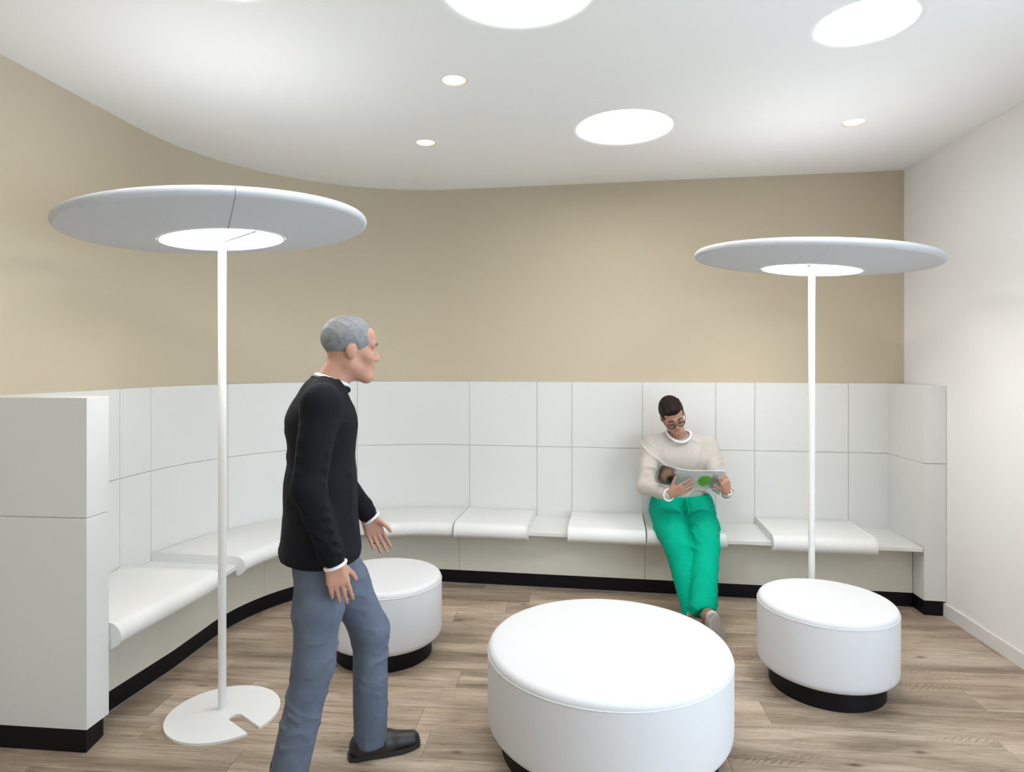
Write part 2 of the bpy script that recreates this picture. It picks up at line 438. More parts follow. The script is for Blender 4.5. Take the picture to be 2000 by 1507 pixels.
cushion(J[1], J[3], 'long white bench cushion behind the left floor lamp pole')
cushion(J[4], J[5], 'curved white bench cushion behind the left small pouf, at the end of the bend')
cushion(J[5], J[6], 'straight white bench cushion directly right of the curved corner cushion')
cushion(J[7], J[8], 'white bench cushion directly left of the seated person, empty')
cushion(J[8], J[9], 'white bench cushion with the seated person on it')
cushion(J[10], J[11], 'white bench cushion behind the right floor lamp pole')

# ------------------------------------------------------------------ poufs
def pouf(x, y, R, label, h=.43, seam=200):
    e = empty('pouf', (x, y, 0), label, 'pouf', 'white round poufs')
    rt_, rb_ = .022, .038
    prof = [(0, h+.003), (R*.6, h+.002), (R-.05, h)]
    prof += [(R-.027+.026*math.sin(math.radians(a)), h-.027+.027*math.cos(math.radians(a))) for a in range(10, 86, 12)]
    prof += [(R-.001, h-.027)]
    v, f = lathe(prof+[(0, h-.033)], 128); fromv('seat_pad', v, f, M['pouf'], e, True, 50)
    side = [(0, h-.029), (R-.006, h-.029), (R, h-.033), (R+.0015, h-.06), (R+.0015, .17)]
    side += [(R-rb_+rb_*math.cos(math.radians(a)), PH+rb_-rb_*math.sin(math.radians(a))) for a in range(0, 91, 10)]+[(0, PH)]
    v, f = lathe(side, 128); fromv('upholstered_side', v, f, M['pouf'], e, True, 50)
    pts = [((R-.0005)*math.cos(2*PI*i/128), (R-.0005)*math.sin(2*PI*i/128), h-.030) for i in range(128)]
    fromv('piping', *tube(pts, .003, 8, True), M['pouf'], e)
    a = math.radians(seam); pr = [(R+.0012, z) for z in (h-.035, .3, .2, PH+rb_)]+[(R-.012, PH+.008)]
    fromv('seam', *tube([(r*math.cos(a), r*math.sin(a), z) for r, z in pr], .0011, 6), M['pouf'], e)
    v, f = lathe([(0, PH+.002), (R-.055, PH+.002), (R-.055, .002), (R-.057, 0), (0, 0)], 96); fromv('base', v, f, M['black'], e)
    return e
pouf(-.712, 3.565, .318, 'small white round pouf at left, beside the walking person', seam=247)
pouf(.404, 2.705, .505, 'large low white round pouf in the front middle', seam=206)
pouf(1.566, 3.195, .320, 'small white round pouf at right in front of the right lamp pole', seam=300)

# ------------------------------------------------------------------ floor lamps
def lamp(x, y, tx, ty, rim_z, sdir, adir, base_rz, label, r_out=.652):
    e = empty('floor_lamp', (x, y, 0), label, 'floor lamp', 'two white mushroom floor lamps')
    # base: disc with a slot whose round end stops short of the pole
    c = Vector((.02, -.028)); r = .243
    sd = Vector((.77, -.64)).normalized(); sn = Vector((-sd.y, sd.x)); hw = .029
    sc = Vector((.094, -.072))
    slot = []
    L_ = lambda o: sc+sn*o
    def hit(p):
        q = p-c; b = q.dot(sd); return p+sd*(-b+math.sqrt(b*b-(q.dot(q)-r*r)))
    pa, pb = hit(L_(hw)), hit(L_(-hw))
    a0 = math.atan2((pa-c).y, (pa-c).x); a1 = math.atan2((pb-c).y, (pb-c).x)
    if a1 < a0: a1 += 2*PI
    poly = [c+Vector((math.cos(a0+(a1-a0)*i/80), math.sin(a0+(a1-a0)*i/80)))*r for i in range(81)]
    poly += [L_(-hw*math.cos(t))-sd*hw*math.sin(t)*.9 for t in [PI*i/14 for i in range(15)]]
    Rz = Matrix.Rotation(base_rz, 2)
    poly = [Rz @ p for p in poly]
    v, f = prism([(p.x, p.y) for p in poly], 0, .011); fromv('base', v, f, M['lampw'], e, True, 30)
    top = rim_z-.045
    v, f = lathe([(0, .010), (.0215, .010), (.0215, .014), (.0178, .018), (.0178, top), (.012, top+.01), (0, top+.01)], 32)
    fromv('pole', v, f, M['lampw'], e)
    # shade, tilted a little on its ball joint
    n = Vector((-tx, -ty, 1)).normalized(); q = Vector((0, 0, 1)).rotation_difference(n)
    R3 = Matrix.Translation((0, 0, rim_z)) @ q.to_matrix().to_4x4()
    def place(o): o.matrix_local = R3; return o
    ri = .272; t = .021
    low = -.062                              # underside at the opening
    under = [(ri, low+.018), (ri, low), (ri+.004, low-.001)]
    for i in range(1, 12):
        u = i/12; rr = ri+(r_out-t-.012-ri)*u
        under.append((rr, low+(-.020-low)*u**1.25))
    rimp = [(r_out-t+t*math.cos(math.radians(a)), t*math.sin(math.radians(a))) for a in range(-78, 91, 12)]
    topp = [(r_out-.10, .020), (r_out*.6, .016), (.285, .012), (.285, .0)]
    v, f = lathe(under+rimp+topp+[(.30, -.01), (.30, low+.018), (ri, low+.018)], 160)
    place(fromv('shade', v, f, M['felt'], e, True, 40))
    v, f = lathe([(ri-.001, low+.004), (ri-.001, low-.0015), (.262, low-.0025), (.262, low+.004)], 96); place(fromv('trim_ring', v, f, M['lampw'], e))
    v, f = lathe([(0, low+.003), (.262, low+.003), (.262, low+.012), (0, low+.012)], 96); place(fromv('diffuser', v, f, M['down'], e))
    v, f = lathe([(0, .004), (.284, .004), (.284, -.012), (0, -.012)], 96); place(fromv('uplight', v, f, M['up'], e))
    # flat arm under the diffuser, and the shade's radial seam
    d = Vector(adir).normalized(); nn = Vector((-d.y, d.x))
    hw = .011; z0, z1 = low-.010, low-.004
    pp = [d*-.03+nn*hw, d*-.03-nn*hw, d*.268-nn*hw, d*.268+nn*hw]
    place(fromv('arm', *prism([(p.x, p.y) for p in pp], z0, z1), M['lampw'], e, False))
    v, f = lathe([(0, -.004), (.0055, -.004), (.0055, .001), (0, .001)], 14)
    v = [(a+d.x*.245, b+d.y*.245, c_+z0) for a, b, c_ in v]; place(fromv('screw', v, f, M['metal'], e))
    if sdir:
        d = Vector(sdir).normalized()
        pts = [(d.x*rr, d.y*rr, zz) for rr, zz in [(a, b-.0002) for a, b in under[2:]]+[(a+.0003, b) for a, b in rimp[:10]]]
        place(fromv('seam', *tube(pts, .0020, 6), M['felt_seam'], e))
    return e
lamp(-1.336, 2.95, .076, .020, 2.232, (.34, -.63), (.23, -.18), 0, 'tall white floor lamp at left with grey disc shade, slotted base in view')
lamp(1.716, 3.665, -.068, .040, 2.198, None, (-.13, -.26), math.radians(95), 'white floor lamp at right with grey disc shade, base hidden by a pouf', .648)

# ------------------------------------------------------------------ people: smooth signed distance fields meshed with surface nets
class Field:
    def __init__(s, lo, hi, h):
        s.h = h; s.lo = np.array(lo, float); n = np.ceil((np.array(hi)-s.lo)/h).astype(int)+1
        s.ax = [s.lo[i]+h*np.arange(n[i]) for i in range(3)]
        s.d = np.full(n, .2, np.float32)
    def box(s, lo, hi):
        sl = []
        for i in range(3):
            a = int(max(0, math.floor((lo[i]-s.lo[i])/s.h))); b = int(min(s.d.shape[i], math.ceil((hi[i]-s.lo[i])/s.h)+1)); sl.append(slice(a, max(a, b)))
        X, Y, Z = np.meshgrid(*[s.ax[i][sl[i]] for i in range(3)], indexing='ij', sparse=True)
        return tuple(sl), X.astype(np.float32), Y.astype(np.float32), Z.astype(np.float32)
    def put(s, sl, d, k, sub):
        a = s.d[sl]
        if sub:
            d = -d; hh = np.clip(.5-.5*(a-d)/k, 0, 1); s.d[sl] = a+(d-a)*hh+k*hh*(1-hh)
        else:
            hh = np.clip(.5+.5*(a-d)/k, 0, 1); s.d[sl] = a+(d-a)*hh-k*hh*(1-hh)
    def cone(s, a, b, ra, rb=None, k=.02, sub=False, flat=None):
        """tapered capsule; flat=(axis vector, factor) squashes the section along the axis"""
        rb = ra if rb is None else rb; a = np.array(a, float); b = np.array(b, float); m = max(ra, rb)*(1 if not flat else max(1, flat[1]))+k+3*s.h
        sl, X, Y, Z = s.box(np.minimum(a, b)-m, np.maximum(a, b)+m)
        ab = b-a; L2 = max(ab @ ab, 1e-9)
        px, py, pz = X-a[0], Y-a[1], Z-a[2]
        t = np.clip((px*ab[0]+py*ab[1]+pz*ab[2])/L2, 0, 1)
        qx, qy, qz = px-t*ab[0], py-t*ab[1], pz-t*ab[2]
        if flat:
            f = np.array(flat[0], float); f /= np.linalg.norm(f); c = qx*f[0]+qy*f[1]+qz*f[2]; c2 = c*(1/flat[1]-1)
            qx, qy, qz = qx+c2*f[0], qy+c2*f[1], qz+c2*f[2]
        d = np.sqrt(qx*qx+qy*qy+qz*qz)-(ra+(rb-ra)*t)
        s.put(sl, d, k, sub)
    def ell(s, c, r, R=None, k=.02, sub=False):
        c = np.array(c, float); r = np.array(r, float); m = r.max()+k+3*s.h
        sl, X, Y, Z = s.box(c-m, c+m); p = [X-c[0], Y-c[1], Z-c[2]]
        if R is not None: p = [p[0]*R[0][i]+p[1]*R[1][i]+p[2]*R[2][i] for i in range(3)]
        q = np.sqrt((p[0]/r[0])**2+(p[1]/r[1])**2+(p[2]/r[2])**2)
        g_ = np.sqrt((p[0]/r[0]**2)**2+(p[1]/r[1]**2)**2+(p[2]/r[2]**2)**2)
        d = q*(q-1)/np.maximum(g_, 1e-6)
        s.put(sl, d, k, sub)
    def cut(s, p, n):
        """keep the side the normal points to"""
        p = np.array(p, float); n = np.array(n, float); n /= np.linalg.norm(n)
        X, Y, Z = np.meshgrid(*s.ax, indexing='ij', sparse=True)
        s.d = np.maximum(s.d, -((X-p[0])*n[0]+(Y-p[1])*n[1]+(Z-p[2])*n[2]).astype(np.float32))
    def wrinkle(s, amp, k, warp=1.5, ph=0):
        X, Y, Z = np.meshgrid(*[a.astype(np.float32) for a in s.ax], indexing='ij', sparse=True)
        w1 = np.sin(X*23+Z*9+ph)+np.sin(Y*19-Z*14+X*7+1.3*ph); w2 = np.sin(X*11-Y*13+Z*17+2+ph)
        p = k[0]*X+k[1]*Y+k[2]*Z+warp*w1
        f = (1-np.abs(np.sin(p)))**2.5-.25; m = np.clip(.35+.65*w2, 0, 1.6)
        s.d = (s.d-amp*f*m).astype(np.float32)
    def mesh(s):
        d = s.d; ins = d < 0
        cells = [slice(0, -1), slice(1, None)]
        nx, ny, nz = [k-1 for k in d.shape]
        cnt = np.zeros((nx, ny, nz), np.int8)
        for i in (0, 1):
            for j in (0, 1):
                for k in (0, 1): cnt += ins[cells[i], cells[j], cells[k]]
        act = (cnt > 0) & (cnt < 8); idx = np.argwhere(act)
        ids = -np.ones((nx, ny, nz), np.int32); ids[act] = np.arange(len(idx))
        acc = np.zeros((len(idx), 3)); num = np.zeros(len(idx))
        cor = [(i, j, k) for i in (0, 1) for j in (0, 1) for k in (0, 1)]
        val = {c: d[idx[:, 0]+c[0], idx[:, 1]+c[1], idx[:, 2]+c[2]] for c in cor}
        for a in cor:
            for ax in range(3):
                if a[ax]: continue
                b = list(a); b[ax] = 1; b = tuple(b); va, vb = val[a], val[b]
                m = (va < 0) != (vb < 0); t = np.where(m, va/np.where(m, va-vb, 1), 0)
                p = np.array(a, float)[None].repeat(len(idx), 0); p[:, ax] += t
                acc[m] += p[m]; num[m] += 1
        V = (idx+acc/num[:, None])*s.h+s.lo
        F = []
        for ax in range(3):
            u, w_ = [(1, 2), (2, 0), (0, 1)][ax]
            sa = [slice(1, -1)]*3; sb = [slice(1, -1)]*3; sa[ax] = slice(0, -1); sb[ax] = slice(1, None)
            A = ins[tuple(sa)]; B = ins[tuple(sb)]
            e = np.argwhere(A != B)
            if not len(e): continue
            base = e.copy(); o = np.ones(3, int); o[ax] = 0; base += o
            fl = A[tuple(e.T)]
            def cid(du, dw):
                q = base.copy(); q[:, u] -= du; q[:, w_] -= dw; return ids[q[:, 0], q[:, 1], q[:, 2]]
            c4 = np.stack([cid(1, 1), cid(0, 1), cid(0, 0), cid(1, 0)], 1)
            c4[~fl] = c4[~fl][:, ::-1]; F.append(c4)
        return V, np.concatenate(F)
    def build(s, name, m, parent, smooth=1):
        V, F = s.mesh()
        for _ in range(smooth):              # light Laplacian pass
            acc = np.zeros_like(V); num = np.zeros(len(V))
            for i in range(4):
                a, b = F[:, i], F[:, (i+1) % 4]
                np.add.at(acc, a, V[b]); np.add.at(acc, b, V[a]); np.add.at(num, a, 1); np.add.at(num, b, 1)
            V = V*.5+acc/np.maximum(num, 1)[:, None]*.5
        me = bpy.data.meshes.new(name); me.vertices.add(len(V)); me.vertices.foreach_set('co', V.astype(np.float32).ravel())
        me.loops.add(F.size); me.loops.foreach_set('vertex_index', F.astype(np.int32).ravel())
        me.polygons.add(len(F)); me.polygons.foreach_set('loop_start', np.arange(0, F.size, 4, dtype=np.int32))
        me.update(calc_edges=True); me.validate()
        me.polygons.foreach_set('use_smooth', [True]*len(me.polygons))
        me.materials.append(m)
        o = bpy.data.objects.new(name, me); COL.objects.link(o)
        o.parent = parent; o.matrix_parent_inverse = parent.matrix_basis.inverted() if parent is not None else Matrix()
        return o
V3 = lambda *a: np.array(a, float)
def unit(a): a = np.array(a, float); return a/np.linalg.norm(a)
class Frame:
    """local axes x right, y forward, z up at a place"""
    def __init__(s, o, R): s.o = np.array(o, float); s.R = np.array(R, float)
    def __call__(s, x, y, z): return s.o+s.R @ np.array([x, y, z])
def head(F, fr):
    R = fr.R
    F.ell(fr(0, -.012, .035), (.075, .097, .086), R)
    F.ell(fr(0, .030, -.040), (.056, .058, .072), R, .03)
    for sx in (-1, 1):
        F.cone(fr(sx*.048, -.005, -.055), fr(sx*.012, .066, -.098), .020, .017, .03)
        F.ell(fr(sx*.040, .060, -.018), (.024, .024, .024), R, .02)
        F.ell(fr(sx*.077, -.008, -.004), (.010, .021, .032), R, .008)
        F.ell(fr(sx*.033, .101, .004), (.020, .017, .014), R, .012, True)
        F.cone(fr(sx*.008, .086, .030), fr(sx*.048, .072, .028), .011, .010, .014)
        F.ell(fr(sx*.025, .052, .062), (.035, .030, .032), R, .02)
        F.ell(fr(sx*.011, .096, -.027), (.009, .011, .008), R, .008)
        F.cone(fr(sx*.004, .089, -.054), fr(sx*.020, .080, -.057), .006, .004, .008)
    F.cone(fr(0, .083, .018), fr(0, .1035, -.022), .009, .0105, .012)
    F.cone(fr(-.014, .083, -.064), fr(.014, .083, -.064), .0065, k=.008)
    F.cone(fr(-.010, .072, -.098), fr(.010, .072, -.098), .018, k=.02)
def face_bits(fr, parent, brow, lids=True):
    R = Matrix(fr.R.tolist()).to_4x4()
    def blob(name, c, r, m, up=None):
        bm = bmesh.new(); bmesh.ops.create_uvsphere(bm, u_segments=16, v_segments=10, radius=1)
        Mx = Matrix.Translation(Vector(fr(*c))) @ R @ Matrix.Diagonal((*r, 1)); bm.transform(Mx)
        me = bpy.data.meshes.new(name); bm.to_mesh(me); bm.free(); o = link(name, me, m, parent); o.matrix_parent_inverse = parent.matrix_basis.inverted(); return o
    for sx in (-1, 1):
        e = blob('eye', (sx*.032, .0750, .004), (.0125, .0125, .0115), M['eye'] if lids else M['skin'])
        if lids:
            blob('eyelid', (sx*.032, .0757, .0085), (.0135, .0135, .0105), M['skin'])
            i_ = blob('iris', (sx*.032, .0850, .004), (.006, .004, .006), M['iris']); i_.parent = e; i_.matrix_parent_inverse = Matrix(parent.matrix_basis.inverted())
        else:
            e.name = 'eyelid'
            l_ = fromv('eyelashes', *tube([fr(sx*.020, .0885, -.003), fr(sx*.032, .0905, -.006), fr(sx*.044, .0865, -.003)], .0014, 6), M['brow'], parent); l_.matrix_parent_inverse = parent.matrix_basis.inverted()
        o = fromv('eyebrow', *tube([fr(sx*.012, .0945, .031), fr(sx*.030, .0910, .036), fr(sx*.052, .0785, .030)], [.0035, .0042, .002], 8), brow, parent); o.matrix_parent_inverse = parent.matrix_basis.inverted()
    o = fromv('lips', *tube([fr(-.024, .080, -.059), fr(-.010, .0905, -.0575), fr(.010, .0905, -.0575), fr(.024, .080, -.059)], [.002, .0048, .0048, .002], 8), M['lip'], parent); o.matrix_parent_inverse = parent.matrix_basis.inverted()
def hair(fr, parent, m, quiff=True, line=.02):
    c = fr(0, -.01, .05)
    F = Field(c-.17, c+.17, .004)
    F.ell(fr(0, -.018, .046), (.0835, .104, .089 if not quiff else .094), fr.R)
    if quiff:
        F.ell(fr(.004, .028, .098), (.066, .062, .046), fr.R, .02)
        for i, x in enumerate((-.050, -.034, -.017, 0, .017, .034, .050)):
            t = 1-(x/.075)**2
            F.cone(fr(x, .000, .108+.026*t), fr(x+.012, .066+.016*t, .086+.026*t+.008*(i % 2)), .018, .012, .008)
    else: F.wrinkle(.0025, (60, 90, 40), 1.5, 2)
    F.cut(fr(0, 0, -line), fr.R @ V3(0, -1.0, 1.05))
    F.cut(fr(0, 0, -.075), fr.R @ V3(0, -.1, 1))
    if quiff:
        for x, dz in ((-.048, .0), (-.026, .008), (-.006, .004), (.016, .009), (.040, .003)): F.ell(fr(x, .098, .056+dz), (.016, .03, .014), fr.R, .006, True)
    F.wrinkle(.0035, (150, 20, 30), 1.2)
    for sx in (-1, 1): F.ell(fr(sx*.085, .002, -.012), (.022, .024, .035), fr.R, .004, True)
    return F.build('hair', m, parent, 1)
def hand(F, wrist, d, nrm, side, curl, thumb_out=.6, spread=.06, scale=1.0):
    """d = towards the fingers, nrm = back of the hand, side = towards the thumb"""
    d = unit(d); nrm = np.array(nrm, float); nrm = unit(nrm-d*(nrm @ d)); sv = np.cross(d, nrm); sv = sv if sv @ np.array(side) > 0 else -sv
    wrist = np.array(wrist, float); q = scale
    kn = [.030, .010, -.011, -.030]; kl = [.088, .092, .088, .080]
    fl = [(.042, .025, .021), (.046, .029, .022), (.042, .027, .021), (.033, .021, .018)]
    for i in range(4):
        k0 = wrist+(d*kl[i]+sv*kn[i])*q
        F.cone(wrist+sv*kn[i]*.5*q+d*.008, k0, .0155*q, .0115*q, .012)
        a = 0; p = k0; dd = unit(d+sv*spread*(1.5-i))
        for j, L in enumerate(fl[i]):
            a += curl[i]*(.7 if j == 0 else 1.0)
            v_ = dd*math.cos(a)-nrm*math.sin(a); p2 = p+v_*L*q
            F.cone(p, p2, (.0088-.0008*j)*q, (.0082-.0008*j)*q, .003); p = p2
    t0 = wrist+(d*.025+sv*.022-nrm*.004)*q; t1 = t0+(d*.030+sv*.028*thumb_out*1.4-nrm*.010)*q
    t2 = t1+(unit(d*.8+sv*thumb_out-nrm*.25)*.033)*q; t3 = t2+(unit(d*1.0+sv*thumb_out*.5-nrm*.35)*.027)*q
    F.cone(t0, t1, .015*q, .0115*q, .010); F.cone(t1, t2, .0108*q, .0095*q, .004); F.cone(t2, t3, .0095*q, .0080*q, .003)
    return wrist
def basis(yaw, pitch, roll):
    """yaw about z (0 = facing +Y), pitch down positive, roll (clockwise seen from the front is positive)"""
    return np.array((Matrix.Rotation(yaw, 3, 'Z') @ Matrix.Rotation(-pitch, 3, 'X') @ Matrix.Rotation(roll, 3, 'Y')))
def child(o, parent): o.parent = parent; o.matrix_parent_inverse = parent.matrix_basis.inverted(); return o
def kid(name, vf, m, parent, **kw):
    o = fromv(name, *vf, m, None, **kw); return child(o, parent)

# ---- seated reader (facing the viewer, towards -Y)
def seated():
    e = empty('person', (1.21, 4.5, .477), 'person seated on the bench in green trousers and beige sweater, ankles crossed, reading a magazine', 'person')
    SR, SL = V3(.992, 4.575, 1.015), V3(1.402, 4.575, 1.015)       # shoulders: his right is at image left
    ER, EL = V3(.925, 4.435, .752), V3(1.440, 4.46, .765)
    WR, WL = V3(1.010, 4.190, .748), V3(1.405, 4.215, .748)
    HR, HL = V3(1.085, 4.545, .570), V3(1.325, 4.545, .570)
    KR, KL = V3(1.057, 4.065, .430), V3(1.226, 4.050, .438)
    AR, AL = V3(1.092, 3.800, .105), V3(1.105, 3.690, .175)
    NB = V3(1.185, 4.575, 1.075)
    fr = Frame((1.122, 4.475, 1.238), basis(PI+.10, .60, .36))
    F = Field((.84, 3.58, .01), (1.56, 4.74, 1.42), .0055)
    head(F, fr)
    F.cone(fr(0, -.025, -.045), NB, .056, .060, .03)
    F.cone(NB-V3(0, -.03, .10), V3(1.205, 4.60, .66), .085, .10, .04, flat=((1, 0, 0), 1.25))
    for s_, e_, w_ in ((SR, ER, WR), (SL, EL, WL)):
        F.cone(s_, e_, .046, .038, .03); F.cone(e_, w_, .038, .027, .02); F.cone(NB-V3(0, -.01, .05), s_, .045, .042, .03)
    for h_, k_, a_ in ((HR, KR, AR), (HL, KL, AL)):
        F.cone(V3(1.21, 4.56, .62), h_, .10, .085, .03); F.cone(h_, k_, .078, .054, .03); F.cone(k_, a_, .053, .036, .02)
    # feet inside the shoes
    F.cone(AR, AR+V3(.0, -.05, -.04), .034, .028, .02)
    F.cone(AL, AL+V3(.04, -.05, -.04), .032, .026, .02)
    # right hand flat under the left cover, left hand pinching the right page
    hand(F, WR+V3(.012, -.025, .004), (.80, -.28, .40), (-.10, -.9, -.25), (-.5, -.1, .9), (.10, .16, .20, .28), .8, .09)
    hand(F, WL+V3(.010, -.022, .006), (-.35, -.35, .85), (.35, -.80, .10), (-.7, .2, .5), (.42, .48, .52, .55), .5, .02)
    F.build('body', M['skin'], e, 1)
    face_bits(fr, e, M['brow'], False); hair(fr, e, M['hair'])
    # glasses
    for sx in (-1, 1):
        ring = [fr(sx*.034+.026*math.cos(t), .104-abs(math.cos(t))*0-.010*(sx*math.cos(t) > .5), -.002+.019*math.sin(t)) for t in [2*PI*i/28 for i in range(28)]]
        if sx < 0: g = kid('glasses', tube(ring, .0030, 6, True), M['frame'], e)
        else: kid('glasses_rim', tube(ring, .0030, 6, True), M['frame'], e)
        kid('glasses_temple', tube([fr(sx*.060, .096, .004), fr(sx*.077, .05, .006), fr(sx*.082, -.01, .008)], .0018, 6), M['frame'], e)
        lens = [fr(sx*.034+.025*math.cos(t), .104-.010*(sx*math.cos(t) > .5), -.002+.018*math.sin(t)) for t in [2*PI*i/28 for i in range(28)]]
        nb = fr.R @ V3(0, .0012, 0)
        vv = list(lens)+[p+nb for p in lens]
        kid('lens', (vv, [tuple(range(28)), tuple(range(28, 56))[::-1]]+[(i, (i+1) % 28, 28+(i+1) % 28, 28+i) for i in range(28)]), M['lens'], e)
    kid('glasses_bridge', tube([fr(-.009, .106, .002), fr(0, .108, .005), fr(.009, .106, .002)], .002, 6), M['frame'], e)
    # sweater
    F = Field((.82, 4.14, .60), (1.58, 4.76, 1.16), .006)
    F.cone(V3(1.195, 4.595, 1.00), V3(1.205, 4.585, .70), .125, .128, .04, flat=((1, 0, 0), 1.38))
    F.cone(V3(1.10, 4.55, .93), V3(1.29, 4.55, .93), .095, .095, .06)
    for s_, e_, w_, sx in ((SR, ER, WR, -1), (SL, EL, WL, 1)):
        F.cone(V3(1.19+sx*.075, 4.585, 1.048), s_+V3(0, .005, -.005), .055, .066, .05)
        F.cone(s_, e_, .069, .057, .03); F.cone(e_, w_, .056, .040, .03)
        for t in (.0, .3):
            c = e_+(w_-e_)*t; F.cone(c+V3(0, .03, .05), c+V3(0, .0, .056), .010, .008, .02)
    F.wrinkle(.011, (13, 9, 17), 1.5)
    F.wrinkle(.006, (-22, 14, 19), 1.2, 2)
    F.ell(V3(1.178, 4.505, 1.150), (.088, .088, .084), None, .010, True)
    F.cut((1.2, 4.55, .655), (0, -.25, 1))
    F.cut((0, 4.774, 0), (-.153*-1*-1, -1, 0))
    for w_, e_ in ((WR, ER), (WL, EL)): pass
    F.build('sweater', M['sweater'], e, 1)
    # white tee collar and cuffs
    kid('tee_collar', tube([V3(1.178+.083*math.cos(t), 4.520+.068*math.sin(t), 1.100+.036*math.sin(t)+.010*math.cos(2*t)) for t in [2*PI*i/36 for i in range(36)]], .0092, 8, True), M['tee'], e)
    for w_, e_, r_ in ((WR, ER, .0385), (WL, EL, .0385)):
        d = unit(w_-e_); a = unit(np.cross(d, V3(0, 0, 1))); b = np.cross(d, a); c = w_+d*.030
        kid('tee_cuff', tube([c+(a*math.cos(t)+b*math.sin(t))*r_ for t in [2*PI*i/24 for i in range(24)]], .006, 8, True), M['tee'], e)
    # watch and ring on his left hand
    d = unit(V3(-.35, -.35, .85)); a = unit(np.cross(d, V3(0, 0, 1))); b = np.cross(d, a); c = WL+V3(.010, -.024, .012)
    kid('watch', tube([c+(a*math.cos(t)+b*math.sin(t))*.031 for t in [2*PI*i/24 for i in range(24)]], .0055, 8, True), M['silver'], e)
    # trousers
    F = Field((.90, 3.62, .06), (1.50, 4.78, .74), .006)
    F.cone(V3(1.10, 4.575, .60), V3(1.32, 4.575, .60), .108, .108, .05)
    F.cone(V3(1.205, 4.57, .64), V3(1.205, 4.575, .60), .115, .115, .04, flat=((1, 0, 0), 1.45))
    base = F.d.copy(); legs = []
    for h_, k_, a_, lo in ((HR, KR, AR, .0), (HL, KL, AL, 0)):
        F.d = base.copy()
        F.cone(h_, h_+(k_-h_)*.5, .110, .110, .03); F.cone(h_+(k_-h_)*.5, k_, .110, .086, .03)
        F.cone(k_, a_+V3(0, .012, .012), .084, .076, .02)
        ax = unit(k_-h_); sd_ = unit(np.cross(ax, V3(0, 0, 1))); up = np.cross(sd_, ax)
        rr_ = random.Random(3)
        for i in range(12):                  # creases over the thigh and behind the knee
            t = .12+.075*i; c = h_+(k_-h_)*t; rad = .104-.022*t
            o1 = rr_.uniform(-.9, .2); o2 = o1+rr_.uniform(.5, 1.0)
            p = lambda o, dt: c+ax*dt+(up*math.cos(o)+sd_*math.sin(o))*(rad-.003)
            F.cone(p(o1, rr_.uniform(-.03, .03)), p(o2, rr_.uniform(-.05, .05)), .005, .007, .012)
        ax = unit(a_-k_); sd_ = unit(np.cross(ax, V3(0, 0, 1))); up = np.cross(sd_, ax)
        for i in range(13):
            t = -.05+.08*i; c = k_+(a_-k_)*t; rad = .079
            o1 = rr_.uniform(-1.2, .4); o2 = o1+rr_.uniform(.4, 1.0)
            p = lambda o, dt: c+ax*dt+(up*math.cos(o)+sd_*math.sin(o))*(rad-.003)
            F.cone(p(o1, rr_.uniform(-.03, .03)), p(o2, rr_.uniform(-.05, .05)), .006 if i < 5 else .005, .007, .010)
        hp = (1.1, 3.715, .105) if a_ is AL else (1.1, 3.772, .098)
        F.cut(hp, unit(V3(0, .7, .55)))
        legs.append(F.d)
    hh = np.clip(.5+.5*(legs[0]-legs[1])/.007, 0, 1); F.d = legs[0]+(legs[1]-legs[0])*hh-.007*hh*(1-hh)
    F.cone(V3(1.21, 4.435, .665), V3(1.205, 4.36, .590), .007, .007, .010)     # fly
    F.wrinkle(.0085, (15, 17, 21), 1.6)
    F.cut((1.2, 4.56, .672), (0, .0, -1))
    F.build('trousers', M['green'], e, 1)
    # socks
    for a_, dd in ((AR, V3(-.005, -.05, -.03)), (AL, V3(.035, -.04, -.03))):
        F = Field(a_-.12, a_+.12, .006); F.cone(a_+V3(0, .04, .04), a_+dd, .044, .041); F.build('sock', M['sock'], e, 1)
    # shoes: local frame y to the toe, z away from the sole
    def shoe(fr):
        F = Field(fr.o-.24, fr.o+.24, .005)
        F.cone(fr(0, -.085, .045), fr(0, .01, .045), .040, .042, .03); F.cone(fr(0, .01, .040), fr(.004, .13, .034), .044, .036, .03, flat=(fr.R @ V3(1, 0, 0), 1.12))
        F.cone(fr(0, -.07, .05), fr(0, -.045, .085), .040, .036, .03)
        F.cone(fr(0, -.055, .075), fr(0, -.045, .14), .030, .030, .008, True)
        F.cut(fr(0, 0, .018), fr.R @ V3(0, 0, 1))
        u = F.build('shoe', M['shoe'], e, 1)
        # outline of the sole
        half = [(-.118, .0), (-.112, .022), (-.09, .034), (-.05, .036), (0, .034), (.05, .042), (.09, .046), (.125, .042), (.15, .030), (.165, .012), (.168, 0)]
        outl = [(w_, y) for y, w_ in half]+[(-w_, y) for y, w_ in half[-2:0:-1]]
        def ring(z, g_): return [fr(x*g_, .025+(y-.025)*g_, z) for x, y in outl]
        n = len(outl); rows = [ring(0, .94), ring(.004, 1.0), ring(.024, 1.01), ring(.026, .97)]
        vv = [p for r in rows for p in r]; ff = [tuple(range(n)), tuple(range(3*n, 4*n))]
        for r in range(3):
            for i in range(n): ff.append((r*n+i, r*n+(i+1) % n, (r+1)*n+(i+1) % n, (r+1)*n+i))
        kid('sole', (vv, ff), M['sole'], e)
        # wavy tread ribs joined as one fine relief
        vv, ff = [], []
        for i in range(22):
            y = -.095+.0115*i; wd = np.interp(y, [h_[0] for h_ in half], [h_[1] for h_ in half])*.88
            pts = [fr(wd*t, y+.003*math.sin(t*7+i), -.0005) for t in np.linspace(-1, 1, 9)]
            a, b = tube(pts, .0022, 5); k = len(vv); vv += list(a); ff += [tuple(q+k for q in g_) for g_ in b]
        t = kid('tread', (vv, ff), M['solew'], e); t['kind'] = 'stuff'
